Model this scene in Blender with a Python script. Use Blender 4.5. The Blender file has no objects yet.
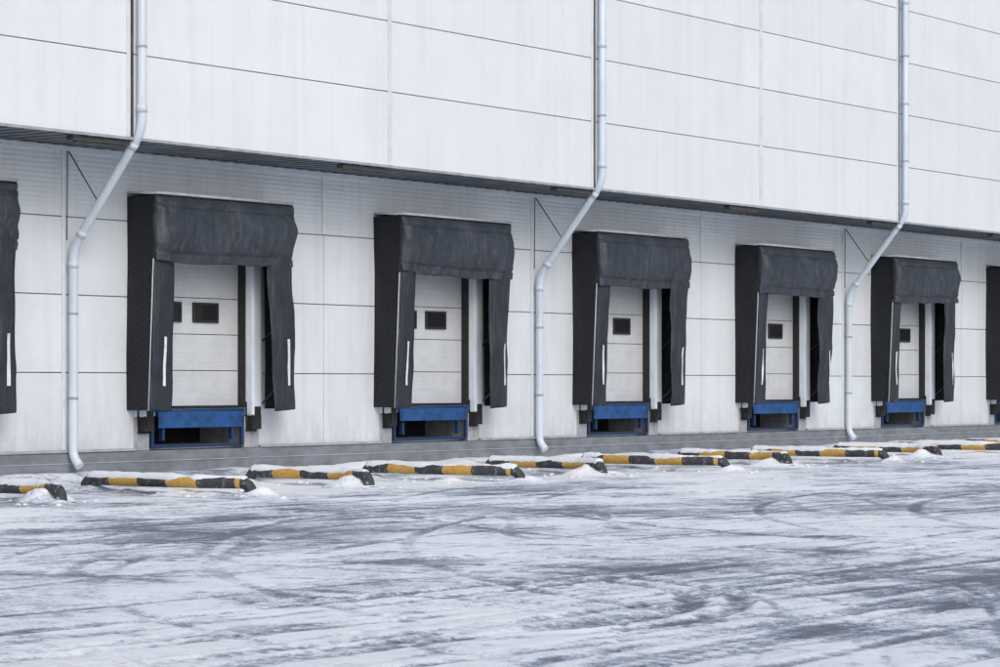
import bpy, math, random
import numpy as np
from mathutils import Vector
random.seed(7); np.random.seed(7)
scene = bpy.context.scene
COL = scene.collection

# ---------------------------------------------------------------- helpers
def empty(name, loc=(0,0,0)):
    e = bpy.data.objects.new(name, None); e.location = loc
    e.empty_display_size = .3
    COL.objects.link(e); return e

def link(ob, parent=None):
    COL.objects.link(ob)
    if parent: ob.parent = parent
    return ob

class MB:
    def __init__(s): s.v=[]; s.f=[]; s.m=[]; s.sm=[]
    def box(s,x0,x1,y0,y1,z0,z1,mi=0):
        b=len(s.v)
        s.v += [(x0,y0,z0),(x1,y0,z0),(x1,y1,z0),(x0,y1,z0),(x0,y0,z1),(x1,y0,z1),(x1,y1,z1),(x0,y1,z1)]
        for q in ((0,3,2,1),(4,5,6,7),(0,1,5,4),(1,2,6,5),(2,3,7,6),(3,0,4,7)):
            s.f.append([b+i for i in q]); s.m.append(mi); s.sm.append(False)
    def hexa(s,pts,mi=0):
        b=len(s.v); s.v += list(pts)
        for q in ((0,3,2,1),(4,5,6,7),(0,1,5,4),(1,2,6,5),(2,3,7,6),(3,0,4,7)):
            s.f.append([b+i for i in q]); s.m.append(mi); s.sm.append(False)
    def tube(s,pts,r,seg=14,mi=0,cap=True,rz=None):
        pts=[Vector(p) for p in pts]; n=len(pts); b=len(s.v)
        rr = r if hasattr(r,'__len__') else [r]*n
        up=None
        for i,p in enumerate(pts):
            t=(pts[min(i+1,n-1)]-pts[max(i-1,0)]).normalized()
            if up is None:
                ref=Vector((1,0,0)) if abs(t.x)<.9 else Vector((0,1,0))
                up=(ref-t*ref.dot(t)).normalized()
            else:
                up=(up-t*up.dot(t)).normalized()
            w=t.cross(up)
            for k in range(seg):
                a=2*math.pi*k/seg
                s.v.append(tuple(p+(up*math.cos(a)+w*math.sin(a))*rr[i]))
        for i in range(n-1):
            for k in range(seg):
                k2=(k+1)%seg
                s.f.append([b+i*seg+k,b+i*seg+k2,b+(i+1)*seg+k2,b+(i+1)*seg+k]); s.m.append(mi); s.sm.append(True)
        if cap:
            s.f.append([b+k for k in range(seg)][::-1]); s.m.append(mi); s.sm.append(False)
            s.f.append([b+(n-1)*seg+k for k in range(seg)]); s.m.append(mi); s.sm.append(False)
    def grid(s,nu,nv,fn,mi=0):
        b=len(s.v)
        for j in range(nv+1):
            for i in range(nu+1):
                s.v.append(fn(i/nu,j/nv))
        for j in range(nv):
            for i in range(nu):
                a=b+j*(nu+1)+i
                s.f.append([a,a+1,a+nu+2,a+nu+1]); s.m.append(mi); s.sm.append(True)
    def obj(s,name,mats,parent=None,bevel=0,solid=0):
        me=bpy.data.meshes.new(name); me.from_pydata(s.v,[],s.f)
        for m in mats: me.materials.append(m)
        me.polygons.foreach_set('material_index',s.m)
        me.polygons.foreach_set('use_smooth',s.sm)
        me.update()
        ob=bpy.data.objects.new(name,me)
        if solid:
            md=ob.modifiers.new('s','SOLIDIFY'); md.thickness=solid; md.offset=0
        if bevel:
            md=ob.modifiers.new('b','BEVEL'); md.width=bevel; md.segments=2; md.limit_method='ANGLE'
        link(ob,parent); return ob

def roundpath(pts,rad=.16,n=7):
    pts=[Vector(p) for p in pts]; out=[pts[0]]
    for i in range(1,len(pts)-1):
        a,b,c=pts[i-1],pts[i],pts[i+1]
        r=min(rad,(a-b).length*.48,(c-b).length*.48)
        p0=b+(a-b).normalized()*r; p2=b+(c-b).normalized()*r
        for k in range(n+1):
            t=k/n; out.append(p0*(1-t)**2+b*2*t*(1-t)+p2*t*t)
    out.append(pts[-1]); return out

def densify(pts,step):
    out=[]
    for a,b in zip(pts[:-1],pts[1:]):
        a=Vector(a);b=Vector(b);n=max(1,int((b-a).length/step))
        for k in range(n): out.append(a.lerp(b,k/n))
    out.append(Vector(pts[-1])); return out

def vn(x,y,s=0):
    x=np.asarray(x,dtype=float);y=np.asarray(y,dtype=float)
    xi=np.floor(x).astype(np.int64); yi=np.floor(y).astype(np.int64)
    xf=x-xi; yf=y-yi; xf=xf*xf*(3-2*xf); yf=yf*yf*(3-2*yf)
    def h(a,b):
        n=(a*374761393+b*668265263+s*144269504)&0x7fffffff
        n=((n^(n>>13))*1274126177)&0x7fffffff
        return ((n^(n>>16))&0xffff)/65535.
    return (h(xi,yi)*(1-xf)+h(xi+1,yi)*xf)*(1-yf)+(h(xi,yi+1)*(1-xf)+h(xi+1,yi+1)*xf)*yf
def fbm(x,y,s=0,o=4,g=.5):
    t=0;a=1;n=0
    for i in range(o):
        t=t+a*vn(x*2**i+i*17.3,y*2**i-i*9.1,s+i*13); n+=a; a*=g
    return t/n
def sst(x,a,b):
    t=np.clip((x-a)/(b-a),0,1); return t*t*(3-2*t)

# ---------------------------------------------------------------- materials
def newmat(name):
    m=bpy.data.materials.new(name); m.use_nodes=True
    nt=m.node_tree; bs=nt.nodes['Principled BSDF']
    return m,nt,bs
def N(nt,t,**k):
    n=nt.nodes.new(t)
    for a,b in k.items(): setattr(n,a,b)
    return n
def ramp(nt,stops,interp='LINEAR'):
    r=N(nt,'ShaderNodeValToRGB'); r.color_ramp.interpolation=interp
    e=r.color_ramp.elements
    while len(e)<len(stops): e.new(.5)
    for i,(p,c) in enumerate(stops):
        e[i].position=p; e[i].color=(c,c,c,1) if not hasattr(c,'__len__') else (*c,1)
    return r
def coords(nt,scale=(1,1,1)):
    tc=N(nt,'ShaderNodeTexCoord'); mp=N(nt,'ShaderNodeMapping')
    mp.inputs['Scale'].default_value=scale
    nt.links.new(tc.outputs['Object'],mp.inputs['Vector']); return mp
def noise(nt,scale,detail=4,rough=.5,cs=(1,1,1)):
    mp=coords(nt,cs); n=N(nt,'ShaderNodeTexNoise')
    n.inputs['Scale'].default_value=scale; n.inputs['Detail'].default_value=detail
    n.inputs['Roughness'].default_value=rough
    nt.links.new(mp.outputs[0],n.inputs['Vector']); return n
def mixc(nt,fac,a,b,mode='MIX'):
    m=N(nt,'ShaderNodeMix',data_type='RGBA',blend_type=mode)
    def put(sock,v):
        if hasattr(v,'is_linked') or hasattr(v,'links'): nt.links.new(v,sock)
        elif hasattr(v,'__len__'): sock.default_value=(*v,1) if len(v)==3 else v
        else: sock.default_value=v
    put(m.inputs[0],fac); put(m.inputs[6],a); put(m.inputs[7],b)
    return m.outputs[2]
def math_(nt,op,a,b=None,clamp=False):
    m=N(nt,'ShaderNodeMath',operation=op); m.use_clamp=clamp
    for i,v in enumerate((a,b)):
        if v is None: continue
        if isinstance(v,(int,float)): m.inputs[i].default_value=v
        else: nt.links.new(v,m.inputs[i])
    return m.outputs[0]
def bump(nt,bs,h,strength=.3,dist=.02):
    b=N(nt,'ShaderNodeBump'); b.inputs['Strength'].default_value=strength
    b.inputs['Distance'].default_value=dist
    nt.links.new(h,b.inputs['Height']); nt.links.new(b.outputs[0],bs.inputs['Normal'])

def grunge(name,c1,c2,rough=.5,scale=3,lo=.4,hi=.7,metal=0,bs_=.15,bd=.01,cs=(1,1,1)):
    m,nt,bs=newmat(name)
    n=noise(nt,scale,8,.6,cs); r=ramp(nt,[(lo,0.),(hi,1.)])
    nt.links.new(n.outputs['Fac'],r.inputs[0])
    nt.links.new(mixc(nt,r.outputs[0],c1,c2),bs.inputs['Base Color'])
    bs.inputs['Roughness'].default_value=rough; bs.inputs['Metallic'].default_value=metal
    n2=noise(nt,scale*7,5,.6,cs)
    bump(nt,bs,n2.outputs['Fac'],bs_,bd); return m

def panelmat(name,rib=False,base=(.79,.80,.82),dirt=.5,sx=6.25,sz=1.2,ox=3.45,splash=False):
    m,nt,bs=newmat(name)
    mp=coords(nt); mp.inputs['Location'].default_value=(ox,0,-.505)
    sn=N(nt,'ShaderNodeVectorMath',operation='SNAP'); sn.inputs[1].default_value=(sx,50,sz)
    nt.links.new(mp.outputs[0],sn.inputs[0])
    wn=N(nt,'ShaderNodeTexWhiteNoise'); nt.links.new(sn.outputs[0],wn.inputs['Vector'])
    c=mixc(nt,wn.outputs['Value'],tuple(x*.95 for x in base),base)
    # vertical water streaks
    n=noise(nt,1.0,6,.65,(5.,1,.22)); r=ramp(nt,[(.48,0.),(.8,1.)]); nt.links.new(n.outputs['Fac'],r.inputs[0])
    c=mixc(nt,math_(nt,'MULTIPLY',r.outputs[0],.42*dirt),c,(.42,.43,.46))
    # cloudy grime
    n=noise(nt,.8,7,.65); r=ramp(nt,[(.45,0.),(.75,1.)]); nt.links.new(n.outputs['Fac'],r.inputs[0])
    c=mixc(nt,math_(nt,'MULTIPLY',r.outputs[0],.34*dirt),c,(.46,.475,.50))
    if splash:   # road dirt splashed on the foot of the wall
        sp=N(nt,'ShaderNodeSeparateXYZ'); mp3=coords(nt); nt.links.new(mp3.outputs[0],sp.inputs[0])
        mr=N(nt,'ShaderNodeMapRange'); mr.inputs[1].default_value=1.35; mr.inputs[2].default_value=.5
        nt.links.new(sp.outputs['Z'],mr.inputs[0])
        n=noise(nt,2.2,9,.75,(1.3,1,.6)); r=ramp(nt,[(.36,0.),(.60,1.)]); nt.links.new(n.outputs['Fac'],r.inputs[0])
        c=mixc(nt,math_(nt,'MULTIPLY',math_(nt,'MULTIPLY',mr.outputs[0],r.outputs[0]),.5),c,(.35,.36,.37))
    # rare rust drips
    n=noise(nt,1.0,5,.6,(2.4,1,.9)); r=ramp(nt,[(.68,0.),(.80,1.)]); nt.links.new(n.outputs['Fac'],r.inputs[0])
    n3=noise(nt,26,3,.6,(1,1,.25)); r3=ramp(nt,[(.52,0.),(.7,1.)]); nt.links.new(n3.outputs['Fac'],r3.inputs[0])
    c=mixc(nt,math_(nt,'MULTIPLY',math_(nt,'MULTIPLY',r.outputs[0],r3.outputs[0]),.6*dirt),c,(.30,.19,.11))
    nt.links.new(c,bs.inputs['Base Color'])
    bs.inputs['Roughness'].default_value=.42
    n4=noise(nt,.9,2,.5,(1,1,1.6))
    h=n4.outputs['Fac']
    if rib:
        sp=N(nt,'ShaderNodeSeparateXYZ'); mp2=coords(nt); nt.links.new(mp2.outputs[0],sp.inputs[0])
        s=math_(nt,'SINE',math_(nt,'MULTIPLY',sp.outputs['Z'],2*math.pi/.075))
        h=math_(nt,'ADD',math_(nt,'MULTIPLY',s,.20),h)
        bump(nt,bs,h,.4,.03)
    else:
        bump(nt,bs,h,.22,.03)
    return m

M_up=panelmat('panel_white_upper',dirt=.45,base=(.745,.785,.825))
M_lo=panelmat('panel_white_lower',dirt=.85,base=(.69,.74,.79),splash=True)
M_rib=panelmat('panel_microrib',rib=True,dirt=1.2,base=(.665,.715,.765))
M_gap=grunge('joint_seal',(.30,.315,.335),(.24,.25,.26),.8)
M_gapdark=grunge('joint_dark',(.05,.045,.045),(.12,.085,.06),.8)
M_flash=grunge('flashing_white',(.68,.72,.76),(.58,.61,.65),.4,5)
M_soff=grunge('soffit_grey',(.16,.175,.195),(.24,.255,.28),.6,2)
M_edge=grunge('edge_trim',(.38,.41,.45),(.26,.27,.29),.5,4)
M_plinth=grunge('plinth_grey',(.20,.225,.26),(.12,.135,.155),.6,2.2,cs=(1,1,2))
M_plinthtop=grunge('plinth_flashing',(.39,.42,.46),(.26,.28,.305),.45,4)
M_conc=grunge('concrete',(.40,.42,.46),(.22,.23,.25),.85,5,bs_=.3)
M_dark=grunge('dark_interior',(.012,.013,.015),(.02,.02,.022),.9)
M_pipe=grunge('pipe_painted',(.58,.66,.74),(.44,.50,.57),.35,3,.45,.8,cs=(1,1,.4))
M_rod=grunge('thin_rod',(.06,.06,.066),(.12,.11,.10),.6,9)
M_door=grunge('door_section',(.57,.605,.635),(.46,.48,.50),.42,2,.4,.8)
M_jamb=grunge('jamb_post',(.68,.75,.82),(.52,.57,.63),.40,3,.5,.85,cs=(1,1,.5))
M_rub=grunge('rubber',(.012,.012,.013),(.03,.03,.031),.7,8,bs_=.4)
M_blue=grunge('leveler_blue',(.012,.085,.28),(.012,.040,.11),.45,6,.44,.70)
M_blued=grunge('leveler_dark_blue',(.007,.036,.12),(.014,.025,.045),.55,6,.45,.75)
M_alu=grunge('aluminium_edge',(.55,.58,.62),(.42,.44,.47),.45,9)
M_refl=grunge('reflective_strip',(.80,.82,.84),(.60,.62,.64),.4,14)

def vinyl(name,c1,c2,rough,spec=.5,dust=.45):
    m,nt,bs=newmat(name)
    n=noise(nt,2.6,8,.65,(1,1,.6))
    r=ramp(nt,[(.40,0.),(.78,1.)]); nt.links.new(n.outputs['Fac'],r.inputs[0])
    c=mixc(nt,r.outputs[0],c1,c2)
    n2=noise(nt,1.1,6,.7,(9,9,.5)); r2=ramp(nt,[(.52,0.),(.8,1.)]); nt.links.new(n2.outputs['Fac'],r2.inputs[0])
    c=mixc(nt,math_(nt,'MULTIPLY',r2.outputs[0],dust),c,(.14,.165,.20))
    n5=noise(nt,3.5,8,.8); r5=ramp(nt,[(.56,0.),(.72,1.)]); nt.links.new(n5.outputs['Fac'],r5.inputs[0])
    c=mixc(nt,math_(nt,'MULTIPLY',r5.outputs[0],dust*.7),c,(.12,.135,.16))
    nt.links.new(c,bs.inputs['Base Color'])
    bs.inputs['Specular IOR Level'].default_value=spec
    rr=N(nt,'ShaderNodeMapRange'); rr.inputs[3].default_value=rough-.12; rr.inputs[4].default_value=rough+.25
    nt.links.new(n.outputs['Fac'],rr.inputs[0]); nt.links.new(rr.outputs[0],bs.inputs['Roughness'])
    n3=noise(nt,5,7,.6,(1,1,1)); bump(nt,bs,n3.outputs['Fac'],.6,.04)
    return m
M_vside=vinyl('vinyl_black',(.008,.009,.012),(.016,.018,.023),.55,.35,.12)
M_vcurt=vinyl('vinyl_grey',(.022,.029,.041),(.050,.061,.080),.44,.45,.6)
M_vflap=vinyl('vinyl_flap',(.014,.018,.026),(.034,.041,.053),.46,.45,.42)

m,nt,bs=newmat('window_glass'); M_glass=m
bs.inputs['Base Color'].default_value=(.02,.022,.025,1); bs.inputs['Roughness'].default_value=.06
n=noise(nt,2,2); bump(nt,bs,n.outputs['Fac'],.1,.02)

m,nt,bs=newmat('snow'); M_snow=m
n=noise(nt,9,6,.6); nt.links.new(mixc(nt,n.outputs['Fac'],(.66,.72,.80),(.80,.84,.89)),bs.inputs['Base Color'])
bs.inputs['Roughness'].default_value=.75; bs.inputs['Specular IOR Level'].default_value=.2
n=noise(nt,30,6,.7); bump(nt,bs,n.outputs['Fac'],.6,.02)

# yellow/black guide paint with snow film & wear
m,nt,bs=newmat('guide_paint'); M_guide=m
mp=coords(nt); sp=N(nt,'ShaderNodeSeparateXYZ'); nt.links.new(mp.outputs[0],sp.inputs[0])
nn=noise(nt,12,3); 
yy=math_(nt,'ADD',sp.outputs['Y'],math_(nt,'MULTIPLY',nn.outputs['Fac'],.02))
fr=math_(nt,'FRACT',math_(nt,'MULTIPLY',math_(nt,'ADD',yy,50.05),1/1.10))
st=math_(nt,'GREATER_THAN',fr,.5)
st=math_(nt,'MULTIPLY',st,math_(nt,'GREATER_THAN',yy,-5.02))
yel=mixc(nt,noise(nt,5,6,.6).outputs['Fac'],(.64,.36,.035),(.40,.26,.075))
blk=mixc(nt,noise(nt,5,6,.6).outputs['Fac'],(.014,.016,.022),(.055,.058,.066))
c=mixc(nt,st,blk,yel)
nd=noise(nt,20,7,.75); rd=ramp(nt,[(.50,0.),(.66,1.)]); nt.links.new(nd.outputs['Fac'],rd.inputs[0])
c=mixc(nt,math_(nt,'MULTIPLY',rd.outputs[0],.5),c,(.13,.12,.11))
nw=noise(nt,13,8,.72); rw=ramp(nt,[(.57,0.),(.66,1.)]); nt.links.new(nw.outputs['Fac'],rw.inputs[0])
c=mixc(nt,math_(nt,'MULTIPLY',rw.outputs[0],.7),c,(.60,.65,.73))
nt.links.new(c,bs.inputs['Base Color']); bs.inputs['Roughness'].default_value=.7
bump(nt,bs,nw.outputs['Fac'],.3,.015)

# ---------------------------------------------------------------- layout
S=6.25
BAYS=[31.5+S*k for k in range(-5,9)]     # bay centre lines
JO=3.2                                   # panel joint offset from bay centre
XL=BAYS[0]-3.05; XR=BAYS[-1]+3.2
OV=-1.45                                 # face of the projecting upper storey
ZS=5.22                                  # underside of the projection
TOP=12.5

wh=empty('warehouse_building')
b=MB(); g=.008
rows=[(.505,1.71),(1.71,2.91),(2.91,4.11)]
for c in BAYS:
    for (z0,z1) in rows:
        b.box(c+1.5,c+JO-g,0,.08,z0+g,z1-g)
        b.box(c-(S-JO)+g,c-1.5,0,.08,z0+g,z1-g)
b.obj('lower_wall_panels',[M_lo],wh,bevel=.006)
b=MB()
for c in BAYS:
    b.box(c-(S-JO)+g,c+JO-g,0,.08,4.11+g,ZS+.05)
b.obj('ribbed_wall_panels',[M_rib],wh,bevel=.006)
b=MB()
for c in BAYS:
    b.box(c+1.5,c+S-1.5,.035,.4,0,4.11)
    b.box(c-S/2,c+S/2,.036,.4,4.11,5.3)
    b.box(c-1.5,c+1.5,.3,.39,1.15,4.11)
b.obj('wall_backing',[M_gap],wh)
b=MB()
for i,c in enumerate(BAYS):
    x=c+JO
    if i%2==1:
        b.box(x-.05,x+.05,-.022,-.002,4.13,ZS-.01)
    else:
        b.box(x-.035,x+.035,-.018,-.002,.52,ZS-.01)
b.obj('wall_joint_covers',[M_flash],wh,bevel=.004)
b=MB()
zr=[5.235,6.5,7.7,8.9,10.1,11.3,12.5]
for c in BAYS:
    for z0,z1 in zip(zr[:-1],zr[1:]):
        b.box(c-(S-JO)+g*1.4,c+JO-g*1.4,OV,OV+.08,z0+g,z1-g)
b.obj('upper_wall_panels',[M_up],wh,bevel=.006)
b=MB()
b.box(XL,XR,OV+.035,OV+.3,ZS+.06,TOP-.02)
b.obj('upper_wall_backing',[M_gap],wh)
b=MB(); d=MB()
for i,c in enumerate(BAYS):
    x=c+JO
    if i%2==1: b.box(x-.055,x+.055,OV-.02,OV-.002,ZS+.03,TOP)
    else:
        d.box(x-.03,x+.035,OV-.006,OV+.03,ZS+.02,TOP)
        b.box(x-.115,x-.04,OV-.016,OV-.002,ZS+.03,TOP)
b.obj('upper_joint_covers',[M_flash],wh,bevel=.004)
d.obj('upper_joint_gaps',[M_gapdark],wh)
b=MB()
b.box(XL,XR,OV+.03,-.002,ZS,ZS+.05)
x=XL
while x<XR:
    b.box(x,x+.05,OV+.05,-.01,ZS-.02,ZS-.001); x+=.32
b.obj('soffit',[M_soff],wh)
b=MB()
b.box(XL,XR,OV-.03,OV+.025,ZS-.015,ZS+.028)
b.obj('drip_edge_trim',[M_edge],wh,bevel=.004)
b=MB()
b.box(XL,XR,-.06,-.003,ZS-.10,ZS-.024)
b.obj('soffit_wall_angle',[M_flash],wh,bevel=.004)
b=MB()
for c in BAYS:
    x=c+2.65
    b.box(x-.6,x+.6,OV+.06,OV+.22,ZS-.095,ZS-.022)
    b.box(x-.5,x+.5,OV+.09,OV+.19,ZS-.115,ZS-.096)
b.obj('soffit_light_fittings',[M_rod],wh,bevel=.01)
b=MB()
b.box(XL,XR,OV+.35,45,TOP-.15,TOP)
b.box(XL-.02,XR+.02,OV-.05,OV+.3,TOP+.002,TOP+.12)
b.box(XL,XR,1.6,45,0,TOP-.16)
b.box(XL-.02,XL,OV+.1,45,5.3,TOP-.16)
b.box(XR,XR+.02,OV+.1,45,5.3,TOP-.16)
b.obj('roof_and_body',[M_lo],wh)
b=MB()
b.box(XL,XR,-.035,.4,-.2,.47)
b.obj('plinth',[M_plinth],wh,bevel=.006)
b=MB()
for c in BAYS:
    b.box(c+1.5,c+S-1.5,-.06,.0,.475,.515)
b.box(XL,XR,-.048,-.037,.30,.315)
b.obj('plinth_flashing',[M_plinthtop],wh,bevel=.004)

def loading_door(c,i):
    e=empty('loading_door',(c,0,0)); e.parent=wh
    b=MB()
    z=1.165
    while z<4.1:
        z1=min(z+.595,4.12)
        b.box(-1.15,1.15,.16,.20,z,z1-.012)
        for zz in (z+.15,z+.30,z+.45):
            if zz<z1-.05: b.box(-1.12,1.12,.156,.1595,zz-.004,zz+.004,1)
        z+=.595
    b.obj('door_sections',[M_door,M_flash],e,bevel=.006)
    b=MB(); b.box(-1.15,1.15,.14,.19,1.14,1.18); b.obj('bottom_seal',[M_rub],e)
    b=MB(); f=MB()
    for x0 in (-.86,.03):
        w,h=.62,.33; z0=2.54
        for (a,bb,cz,dz) in ((x0,x0+w,z0,z0+.045),(x0,x0+w,z0+h-.045,z0+h),(x0,x0+.045,z0+.046,z0+h-.046),(x0+w-.045,x0+w,z0+.046,z0+h-.046)):
            f.box(a,bb,.125,.159,cz,dz)
        b.box(x0+.046,x0+w-.046,.145,.1585,z0+.046,z0+h-.046)
    f.obj('window_frames',[M_rub],e,bevel=.008); b.obj('window_panes',[M_glass],e)
    b=MB(); r=MB()
    for s in (-1,1):
        x0,x1=sorted((s*1.17,s*1.41))
        b.box(x0,x1,-.16,.05,1.0,4.1)
        x0,x1=sorted((s*1.425,s*1.497)); b.box(x0,x1,-.03,.06,1.0,4.1)
        x0,x1=sorted((s*1.15,s*1.17)); r.box(x0,x1,.0,.155,1.15,4.1)
    b.obj('jamb_posts',[M_jamb],e,bevel=.035)
    r.obj('door_edge_seals',[M_rub],e)
    b=MB()
    for s in (-1,1):
        x0,x1=sorted((s*1.17,s*1.5)); b.box(x0,x1,.062,.29,1.0,4.1)
    b.obj('reveals',[M_lo],e)
    b=MB()
    for s in (-1,1):
        x0,x1=sorted((s*1.14,s*1.498)); b.box(x0,x1,.0,1.3,.472,.998)
    b.box(-1.138,1.138,.3,1.4,.472,.55)
    b.obj('pit_curb',[M_conc],e,bevel=.01)
    b=MB(); b.box(-1.14,1.14,1.0,1.3,.552,1.09); b.obj('pit_back',[M_dark],e)

def leveler(c,i):
    e=empty('dock_leveler',(c,0,0))
    b=MB()
    b.box(-1.12,1.12,-.04,1.0,1.10,1.135)
    b.box(-1.12,1.12,-.03,.03,1.02,1.098)
    b.obj('deck',[M_blue],e,bevel=.005)
    t=random.uniform(.0,.03); zl=random.uniform(.82,.88)
    b=MB()
    b.hexa([(-1.0,-.07-t,zl),(1.0,-.07-t,zl),(1.0,-.05-t,zl),(-1.0,-.05-t,zl),(-1.0,-.065,1.09),(1.0,-.065,1.09),(1.0,-.042,1.09),(-1.0,-.042,1.09)])
    b.obj('lip_plate',[M_blue],e,bevel=.005)
    b=MB(); b.tube([(-1.05,-.045,1.10),(1.05,-.045,1.10)],.024); b.obj('hinge',[M_blued],e)
    b=MB()
    for s in (-1,1):
        x0,x1=sorted((s*1.05,s*1.11)); b.box(x0,x1,-.02,.03,.53,1.01)
        x0,x1=sorted((s*.80,s*.86)); b.box(x0,x1,-.02,.06,.62,.85)
    b.box(-1.10,1.10,.02,.10,.505,.56)
    for x in (-.55,0,.55): b.box(x-.03,x+.03,.1,.9,.88,1.098)
    b.obj('frame',[M_blued],e,bevel=.006)
    b=MB()
    for s in (-1,1):
        x0,x1=sorted((s*1.18,s*1.40))
        b.box(x0,x1,-.15,-.002,.78,1.20)
        b.box(x0+.03,x1-.03,-.168,-.151,.82,1.16)
        b.box(x0-.02,x1+.02,-.03,-.001,.74,1.24)
    b.obj('bumpers',[M_rub],e,bevel=.016)

def pz(z): return .47+.15*(z-1.13)/3.37
def shelter(c,i):
    e=empty('dock_shelter',(c,0,0)); R=random.Random(40+i)
    sd=100+i*7
    W=1.65
    lean=[.0,.02,.04,.0,.05,.16,.03,.03,.02,.04,.02,.05,.02,.0][i]
    b=MB()
    for s in (-1,1):
        def fn(u,v,s=s):
            z=1.12+v*3.38; y=-u*pz(z)
            ph=(z+ y*.62)/.105; tri=abs((ph%1)-.5)*2
            x=s*(W-.030*tri*min(1,u*6,(1-u)*6)+.015*math.sin(z*1.7+i)+.012*(float(vn(z*2,u*3,sd))-.5))
            return (x,y,z)
        b.grid(12,260,fn)
    b.obj('folded_side_walls',[M_vside],e,solid=.006)
    b=MB(); b.grid(20,8,lambda u,v:(-W+u*2*W,-v*.62,4.50+.05*(1-v)-.018*math.sin(u*math.pi*3)**2)); 
    b.obj('top_cover',[M_vside],e,solid=.008)
    tilt=R.uniform(-.035,.035)
    def hc(u,v):
        x=-W-.01+u*(2*W+.03)
        hgt=1.0+.03*math.sin(u*math.pi)+tilt*(u-.5)*2+.05*float(vn(u*9,i,sd))
        z=4.515-v*hgt
        edge=min(u,1-u)*2*W
        bl=.13*math.sin(min(1,v*1.1)*math.pi)**.8*min(1,edge/.12)**.7
        wr=.15*(float(fbm(u*5,v*2.4,sd,3))-.5)+.055*(float(fbm(u*22,v*4,sd+5,2))-.5)*(.4+v)
        seam=-.035*math.exp(-((v-.17)/.018)**2)-.035*math.exp(-((v-.86)/.02)**2)
        y=-.625-bl+wr*min(1,v*5)-seam
        if v<.03: y+= .04
        return (x+.03*math.sin(v*5+i)*(u-.5)*v,y,z)
    b=MB(); b.grid(90,48,hc); b.obj('head_curtain',[M_vcurt],e,solid=.01)
    b=MB()
    for u in (0,1):
        def fn(a,v,u=u):
            p=hc(u,v); return (p[0],p[1]*(1-a)-.54*a,p[2])
        b.grid(2,22,fn)
    b.obj('curtain_returns',[M_vside],e,solid=.006)
    def flapL(u,v):
        z=1.10+v*3.3+.03*(float(vn(u*3,i*2.3,sd))-.5)*(1-v)
        w=.50+.05*(1-v)
        x=-W+.0+u*w - .02*(1-v)
        y=-pz(z)-.015-.03*math.sin(u*math.pi)+.09*(float(fbm(u*2,z*1.4,sd+9,3))-.5)+u*.05
        x+=.04*(float(vn(z*1.3,3,sd))-.5)
        return (x,y,z)
    def flapR(u,v):
        z=1.08+v*3.3+.03*u*(1-v)
        k=(1-v)
        w=.70-.07*k
        x=W-w+u*w+lean*k+.05*k*k+.04*(float(vn(z*1.5,7,sd))-.5)
        y=-pz(z)-.015-.05*math.sin(u*math.pi)+.12*(float(fbm(u*2,z*1.3,sd+19,3))-.5)-.07*k*(1-u)
        return (x,y,z)
    b=MB(); b.grid(10,60,flapL); b.obj('flap_near',[M_vflap],e,solid=.01)
    b=MB(); b.grid(10,60,flapR); b.obj('flap_far',[M_vflap],e,solid=.01)
    b=MB()
    for F in (flapL,flapR):
        u0=.50 if F is flapL else .58
        def fn(a,v,F=F,u0=u0):
            p=F(u0+a*.13,.125+v*.235); return (p[0],p[1]-.012,p[2])
        b.grid(1,16,fn)
    b.obj('reflective_strips',[M_refl],e)
    b=MB()
    for s in (-1,1):
        b.tube([(s*(W-.07),-pz(z)+.03,z) for z in (1.14,2.5,4.48)],.022,8)
        for z in (1.45,2.5):
            b.tube([(s*(W-.09),-.02,z-.25),(s*(W-.09),-pz(z)+.04,z+.12)],.014,6)
    b.obj('frame_arms',[M_rod],e)
    b=MB()
    b.tube([(-W-.01,-.02,4.565),(W+.01,-.02,4.565)],.014,6)
    b.tube([(-W-.01,-.625,4.54),(W+.01,-.625,4.54)],.026,6)
    b.tube([(-W-.01,-.02,4.56),(-W-.01,-.6,4.535)],.018,6)
    b.tube([(W+.01,-.02,4.555),(W+.01,-.6,4.525)],.012,6)
    b.tube([(-W-.018,-pz(z)-.01,z) for z in (1.11,3.5)],.010,6)
    b.obj('edge_profile',[M_alu],e)
    b=MB()
    def sn(u,v):
        x=-W+.03+u*(2*W-.06); y=-.03-v*.54
        ed=min(1,min(u*20,(1-u)*20,v*6,(1-v)*6))
        return (x,y,4.50+.05*(1-v)+.02*ed*(.4+float(vn(x*5,y*5,sd)))-.004)
    b.grid(40,8,sn); b.obj('snow_dusting',[M_snow],e)

for i,c in enumerate(BAYS):
    loading_door(c,i); leveler(c,i); shelter(c,i)

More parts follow.
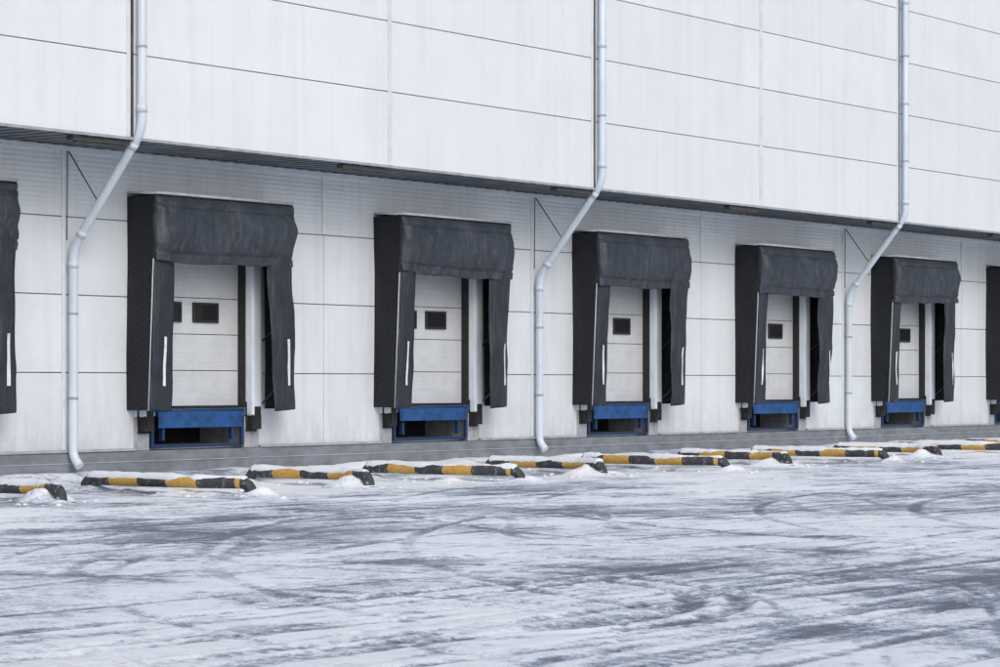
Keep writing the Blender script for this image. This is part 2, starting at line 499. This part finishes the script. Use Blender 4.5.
# ---------------------------------------------------------------- downpipes
for i,c in enumerate(BAYS):
    if i%2==1: continue
    x=c+JO+.1
    e=empty('downpipe',(x,0,0))
    path=roundpath([(0,OV-.12,TOP),(0,OV-.12,5.36),(0,-.12,3.62),(0,-.12,.42),(0,-.26,.27)],.2)
    b=MB(); b.tube(path,.07,18)
    b.obj('pipe',[M_pipe],e)
    b=MB()
    def collar(p,q,r=.080):
        b.tube([p,q],r,18)
    for z in (5.62,7.9,10.2): collar((0,OV-.12,z),(0,OV-.12,z+.12))
    P0=Vector((0,OV-.12,5.36));P1=Vector((0,-.12,3.62)); dd=(P1-P0).normalized()
    collar(P0+dd*.24,P0+dd*.34); collar(P1-dd*.34,P1-dd*.24)
    collar((0,-.12,3.32),(0,-.12,3.42))
    b.obj('collars',[M_pipe],e)
    b=MB()
    for z in (6.6,9.0,11.4):
        b.tube([(0,OV-.12,z),(0,OV-.12,z+.035)],.077,16); b.box(-.015,.015,OV-.06,OV-.001,z,z+.03)
    for z in (1.3,2.6):
        b.tube([(0,-.12,z),(0,-.12,z+.035)],.077,16); b.box(-.015,.015,-.06,-.001,z,z+.03)
    b.obj('brackets',[M_plinthtop],e)
    b=MB()
    b.tube([(-.02,-.04,5.12),(.0,-.62,4.35)],.011,6)
    b.tube([(-.03,-.03,5.12),(-.05,-.035,3.75)],.008,6)
    b.obj('brace_rods',[M_rod],e)

# ---------------------------------------------------------------- wheel guides
mounds=[]
gi=0
for bi,c in enumerate(BAYS):
    for s in (-1,1):
        R=random.Random(500+gi)
        jx=R.uniform(-.05,.05); jy=R.uniform(-.08,.08)-(.14 if s>0 else .06)
        e=empty('wheel_guide',(c+s*1.35+jx,jy,0))
        ye=-4.80 if s<0 else -5.12
        zt=.180; r0=.082
        if s<0: pts_=[(0,-2.2,-.1),(0,-2.26,zt),(0,-4.15,zt),(s*.22,ye+.05,zt),(s*.34,ye-.10,-.14)]
        else:   pts_=[(0,-2.2,-.1),(0,-2.26,zt),(0,-4.35,zt),(s*.25,ye,zt),(s*.27,ye-.07,-.14)]
        path=densify(roundpath(pts_,.14),.07)
        b=MB(); b.tube(path,r0,16); b.obj('tube',[M_guide],e)
        b=MB()
        b.box(-.14,.14,-2.36,-2.1,.0,.03); b.box(s*.30-.14,s*.30+.14,ye-.2,ye+.1,.0,.03)
        b.obj('base_plates',[M_rod],e,bevel=.005)
        sd=900+gi*3
        pts=[];rr=[]
        for k,p in enumerate(path):
            if p.z<.15: continue
            m=float(fbm(p.y*1.7,gi*3.7,sd,4))
            r=.050+.06*max(0,(m-.36)*3.0); r=min(r,.082)*R.uniform(.92,1.08)
            pts.append((p.x+.004,p.y,p.z+.040)); rr.append(r)
        rr[0]=rr[-1]=.02
        b=MB(); b.tube(pts,rr,12); b.obj('snow_cap',[M_snow],e)
        if s<0: mounds.append((c+s*1.70+jx+.14,ye+.40+jy,.28,.15))
        else: mounds.append((c+s*1.60+jx+.1,ye-.1+jy,.24,.08))
        mounds.append((c+s*1.35+jx,-2.15+jy,.32,.09))
        mounds.append((c+s*1.66+jx,ye-.05+jy,.22,.05))
        for q in range(5): mounds.append((c+s*1.35+jx+R.uniform(-.15,.3),-2.6-q*.5+R.uniform(-.2,.2),R.uniform(.15,.32),R.uniform(.02,.07)))
        gi+=1

# ---------------------------------------------------------------- ground
def axis(segs):
    out=[]
    for a,b_,st in segs:
        n=max(1,int(round((b_-a)/st))); out+= [a+(b_-a)*k/n for k in range(n)]
    out.append(segs[-1][1]); return np.array(out)
gx=axis([(-600,-100,100),(-100,-10,10),(-10,6,1),(6,26,.04),(26,64,.085),(64,90,.6),(90,150,10),(150,700,110)])
gy=axis([(-700,-100,100),(-100,-30,7),(-30,-23,.5),(-23,-10,.04),(-10,-.0,.06),(0,.4,.2),(.4,60,10),(60,600,90)])
X,Y=np.meshgrid(gx,gy)
wear=fbm(X*.16,Y*.32,3,4)*.46+fbm(X*.9,Y*1.1,21,6,.68)*.54
rough_=.016*(fbm(X*2.6,Y*2.6,41,5,.62)-.5)
ht=.006*(fbm(X*.7,Y*.7,31,4)-.5)+rough_
track=np.zeros_like(X); berms=np.zeros_like(X)
def rut(d,along,w,depth,sd,amt):
    global ht,track,berms
    brk=sst(fbm(along*.3,0*along+sd,sd,3),.26,.50)
    m=np.exp(-(np.abs(d)/w)**4)*brk
    edge=np.exp(-((np.abs(d)-w*1.35)/(w*.35))**2)*brk
    tread=.5+.5*np.sin(along/.16*2*np.pi+np.abs(d)*14)
    ht=ht-depth*m*(.55+.6*tread)+depth*.5*edge*(.2+1.2*vn(along*4,d*8,sd))
    track=np.maximum(track,m*amt*(.25+1.0*fbm(along*2.5,d*14,sd,3))*(.75+.4*tread))
    berms=np.maximum(berms,edge*amt*.5)
RR=random.Random(11)
lines=[]
for k in range(30):
    y0=RR.choice([RR.uniform(-23.5,-17.5),RR.uniform(-23,-17),RR.uniform(-16,-8)])
    lines.append((y0,RR.uniform(-.06,.06),RR.uniform(.06,.10),RR.uniform(.004,.010),RR.uniform(.35,1.)))
for k,(y0,a,w,dp,am) in enumerate(lines):
    for off in (0,1.95):
        wob=.25*np.sin(X*.11+k)+.1*np.sin(X*.31+k*2)
        d=(Y-y0-off)-a*(X-20)-wob
        rut(d,X,w,dp,60+k*3+int(off),am)
for k in range(14):
    cx=RR.uniform(4,44); r=RR.uniform(9,16); cy=-7-r+RR.uniform(-6,1)
    for off in (0,1.9):
        rad=np.hypot(X-cx,Y-cy); ang=np.arctan2(Y-cy,X-cx)
        d=rad-(r+off)
        m0=sst(Y,cy-3,cy+1)
        d=d+ (1-m0)*5
        rut(d,ang*r,RR.uniform(.06,.10),RR.uniform(.004,.010),200+k*5,RR.uniform(.35,.9))
for off in (0,.33):
    rad=np.hypot(X-14.2,Y+16.6); ang=np.arctan2(Y+16.6,X-14.2)
    d=rad-(3.0+off); d=d+(1-sst(-Y,16.8,17.4))*3
    rut(d,ang*3,.10,.016,777,1.)
for c in BAYS[2:11]:
    for off in (-.95,.9):
        d=X-(c+off)-.1*np.sin(Y*.5+c); d=d+(1-sst(Y,-14,-11))*3
        rut(d,Y,.13,.006,int(c*7)+int(off*10)+50,.6)
mnd=np.zeros_like(X)
for (mx,my,mr,mh) in mounds:
    if mx<6 or mx>75: continue
    ix=np.where(np.abs(gx-mx)<mr*2.6)[0]; iy=np.where(np.abs(gy-my)<mr*2.6)[0]
    if len(ix)==0 or len(iy)==0: continue
    sl=(slice(iy[0],iy[-1]+1),slice(ix[0],ix[-1]+1))
    xx=X[sl];yy=Y[sl]
    mnd[sl]+=mh*np.exp(-((xx-mx)**2+(yy-my)**2)/mr**2)*(.4+1.2*fbm(xx*6,yy*6,5,3))
mnd=np.minimum(mnd,.19)
berm=.15*sst(Y,-.9,-.1)*(.5+.9*fbm(X*.8,Y*2,66,4))*(Y<1)
fade=sst(X,4,7)*(1-sst(X,70,90))*sst(Y,-27,-23)
H=(ht*fade+mnd+berm)
H=np.where(Y>.3,-.05,H)
near=sst(Y,-7.5,-5)
far=sst(Y,-14,-11)*(1-sst(Y,-9.5,-7))
wallside=sst(Y,-2.2,-1.4)*(1-sst(Y,-1.0,-.6))
foot=(1-sst(Y,-20.5,-18.5))
W_=wear+track*.28-berms*.10+.025*far-.10*sst(mnd,.01,.06)-.015*near+.05*wallside+.03*foot-rough_*1.5
nv=X.size; ny,nx=X.shape
co=np.stack([X.ravel(),Y.ravel(),H.ravel()],1).astype(np.float32)
idx=np.arange(nv).reshape(ny,nx)
q=np.stack([idx[:-1,:-1],idx[:-1,1:],idx[1:,1:],idx[1:,:-1]],-1).reshape(-1,4).astype(np.int32)
me=bpy.data.meshes.new('ground')
me.vertices.add(nv); me.vertices.foreach_set('co',co.ravel())
me.loops.add(q.size); me.loops.foreach_set('vertex_index',q.ravel())
me.polygons.add(len(q)); me.polygons.foreach_set('loop_start',np.arange(0,q.size,4,dtype=np.int32))
me.polygons.foreach_set('loop_total',np.full(len(q),4,dtype=np.int32))
me.polygons.foreach_set('use_smooth',np.ones(len(q),dtype=bool))
me.update(calc_edges=True); me.validate()
for nm,arr in (('wear',W_),('track',track)):
    at=me.attributes.new(nm,'FLOAT','POINT'); at.data.foreach_set('value',arr.ravel().astype(np.float32))
m,nt,bs=newmat('snowy_ground')
aw=N(nt,'ShaderNodeAttribute',attribute_name='wear'); at=N(nt,'ShaderNodeAttribute',attribute_name='track')
n1=noise(nt,2.2,9,.75); n2=noise(nt,7,10,.82); n3=noise(nt,32,7,.85)
f=math_(nt,'ADD',aw.outputs['Fac'],math_(nt,'MULTIPLY',math_(nt,'SUBTRACT',n1.outputs['Fac'],.5),.42))
f=math_(nt,'ADD',f,math_(nt,'MULTIPLY',math_(nt,'SUBTRACT',n2.outputs['Fac'],.5),.78))
f=math_(nt,'ADD',f,math_(nt,'MULTIPLY',math_(nt,'SUBTRACT',n3.outputs['Fac'],.5),.75))
cr=ramp(nt,[(.42,(.82,.86,.91)),(.525,(.74,.79,.86)),(.575,(.55,.61,.70)),(.65,(.32,.37,.45)),(.77,(.11,.13,.17))])
nt.links.new(f,cr.inputs[0])
nb=noise(nt,.33,5,.6); rb=ramp(nt,[(.45,0.),(.62,1.)]); nt.links.new(nb.outputs['Fac'],rb.inputs[0])
nb2=noise(nt,9,9,.8); rb2=ramp(nt,[(.50,0.),(.66,1.)]); nt.links.new(nb2.outputs['Fac'],rb2.inputs[0])
bf=math_(nt,'MULTIPLY',math_(nt,'MULTIPLY',rb.outputs[0],rb2.outputs[0]),.55)
bf=math_(nt,'ADD',bf,math_(nt,'MULTIPLY',math_(nt,'MULTIPLY',at.outputs['Fac'],rb2.outputs[0]),.5),True)
c=mixc(nt,bf,cr.outputs[0],(.34,.295,.275))
nt.links.new(c,bs.inputs['Base Color'])
rg=N(nt,'ShaderNodeMapRange'); rg.inputs[1].default_value=.5; rg.inputs[2].default_value=.72
rg.inputs[3].default_value=.85; rg.inputs[4].default_value=.5
nt.links.new(f,rg.inputs[0]); nt.links.new(rg.outputs[0],bs.inputs['Roughness'])
bs.inputs['Specular IOR Level'].default_value=.3
hb=math_(nt,'SUBTRACT',math_(nt,'MULTIPLY',n3.outputs['Fac'],.35),math_(nt,'MULTIPLY',f,.5))
bump(nt,bs,hb,.4,.02)
me.materials.append(m)
link(bpy.data.objects.new('ground',me))

# snow crumbs: one object
b=MB(); R=random.Random(3)
def crumb(x,y,r):
    z0=-.003
    base=len(b.v)
    seg=6
    for j,(zz,rr) in enumerate(((-.3,.8),(.25,1.),(.6,.6))):
        for k in range(seg):
            a=2*math.pi*k/seg+R.uniform(-.2,.2); q=r*rr*R.uniform(.7,1.2)
            b.v.append((x+math.cos(a)*q*1.3,y+math.sin(a)*q,z0+r*zz*R.uniform(.8,1.2)))
    b.v.append((x,y,z0+r*.7))
    for j in range(2):
        for k in range(seg):
            k2=(k+1)%seg
            b.f.append([base+j*seg+k,base+j*seg+k2,base+(j+1)*seg+k2,base+(j+1)*seg+k]); b.m.append(0); b.sm.append(True)
    for k in range(seg):
        b.f.append([base+2*seg+k,base+2*seg+(k+1)%seg,base+3*seg]); b.m.append(0); b.sm.append(True)
for (mx,my,mr,mh) in mounds:
    if 15<mx<70:
        for _ in range(5): crumb(mx+R.gauss(0,.4),my+R.gauss(0,.35),R.uniform(.015,.05))
b.obj('snow_crumbs',[M_snow])

# ---------------------------------------------------------------- light, sky, camera
w=bpy.data.worlds.new('World'); scene.world=w; w.use_nodes=True
nt=w.node_tree; bg=nt.nodes['Background']
sky=nt.nodes.new('ShaderNodeTexSky'); sky.sky_type='NISHITA'; sky.sun_disc=False
az=math.radians(-152); el=math.radians(38)
sky.sun_elevation=el; sky.sun_rotation=az; sky.air_density=1.0; sky.dust_density=4.0; sky.ozone_density=1.6
hs=nt.nodes.new('ShaderNodeHueSaturation'); hs.inputs['Saturation'].default_value=.80; hs.inputs['Hue'].default_value=.492
nt.links.new(sky.outputs[0],hs.inputs['Color']); nt.links.new(hs.outputs[0],bg.inputs['Color'])
bg.inputs['Strength'].default_value=.143
sd=Vector((math.sin(az)*math.cos(el),math.cos(az)*math.cos(el),math.sin(el)))
l=bpy.data.lights.new('sun','SUN'); l.energy=.68; l.angle=math.radians(28); l.color=(1,1,.99)
lo=bpy.data.objects.new('sun',l); lo.rotation_euler=sd.to_track_quat('Z','Y').to_euler(); lo.location=(0,-20,30); COL.objects.link(lo)

cam=bpy.data.cameras.new('camera'); co_=bpy.data.objects.new('camera',cam); COL.objects.link(co_)
cam.sensor_width=36; cam.lens=93.6; cam.shift_y=.0495; cam.clip_end=3000; cam.clip_start=.1
co_.location=(0,-28.86,1.55); co_.rotation_euler=(math.radians(90),0,math.radians(35.87-90))
scene.camera=co_
scene.view_settings.view_transform='Standard'; scene.view_settings.look='None'; scene.view_settings.exposure=0
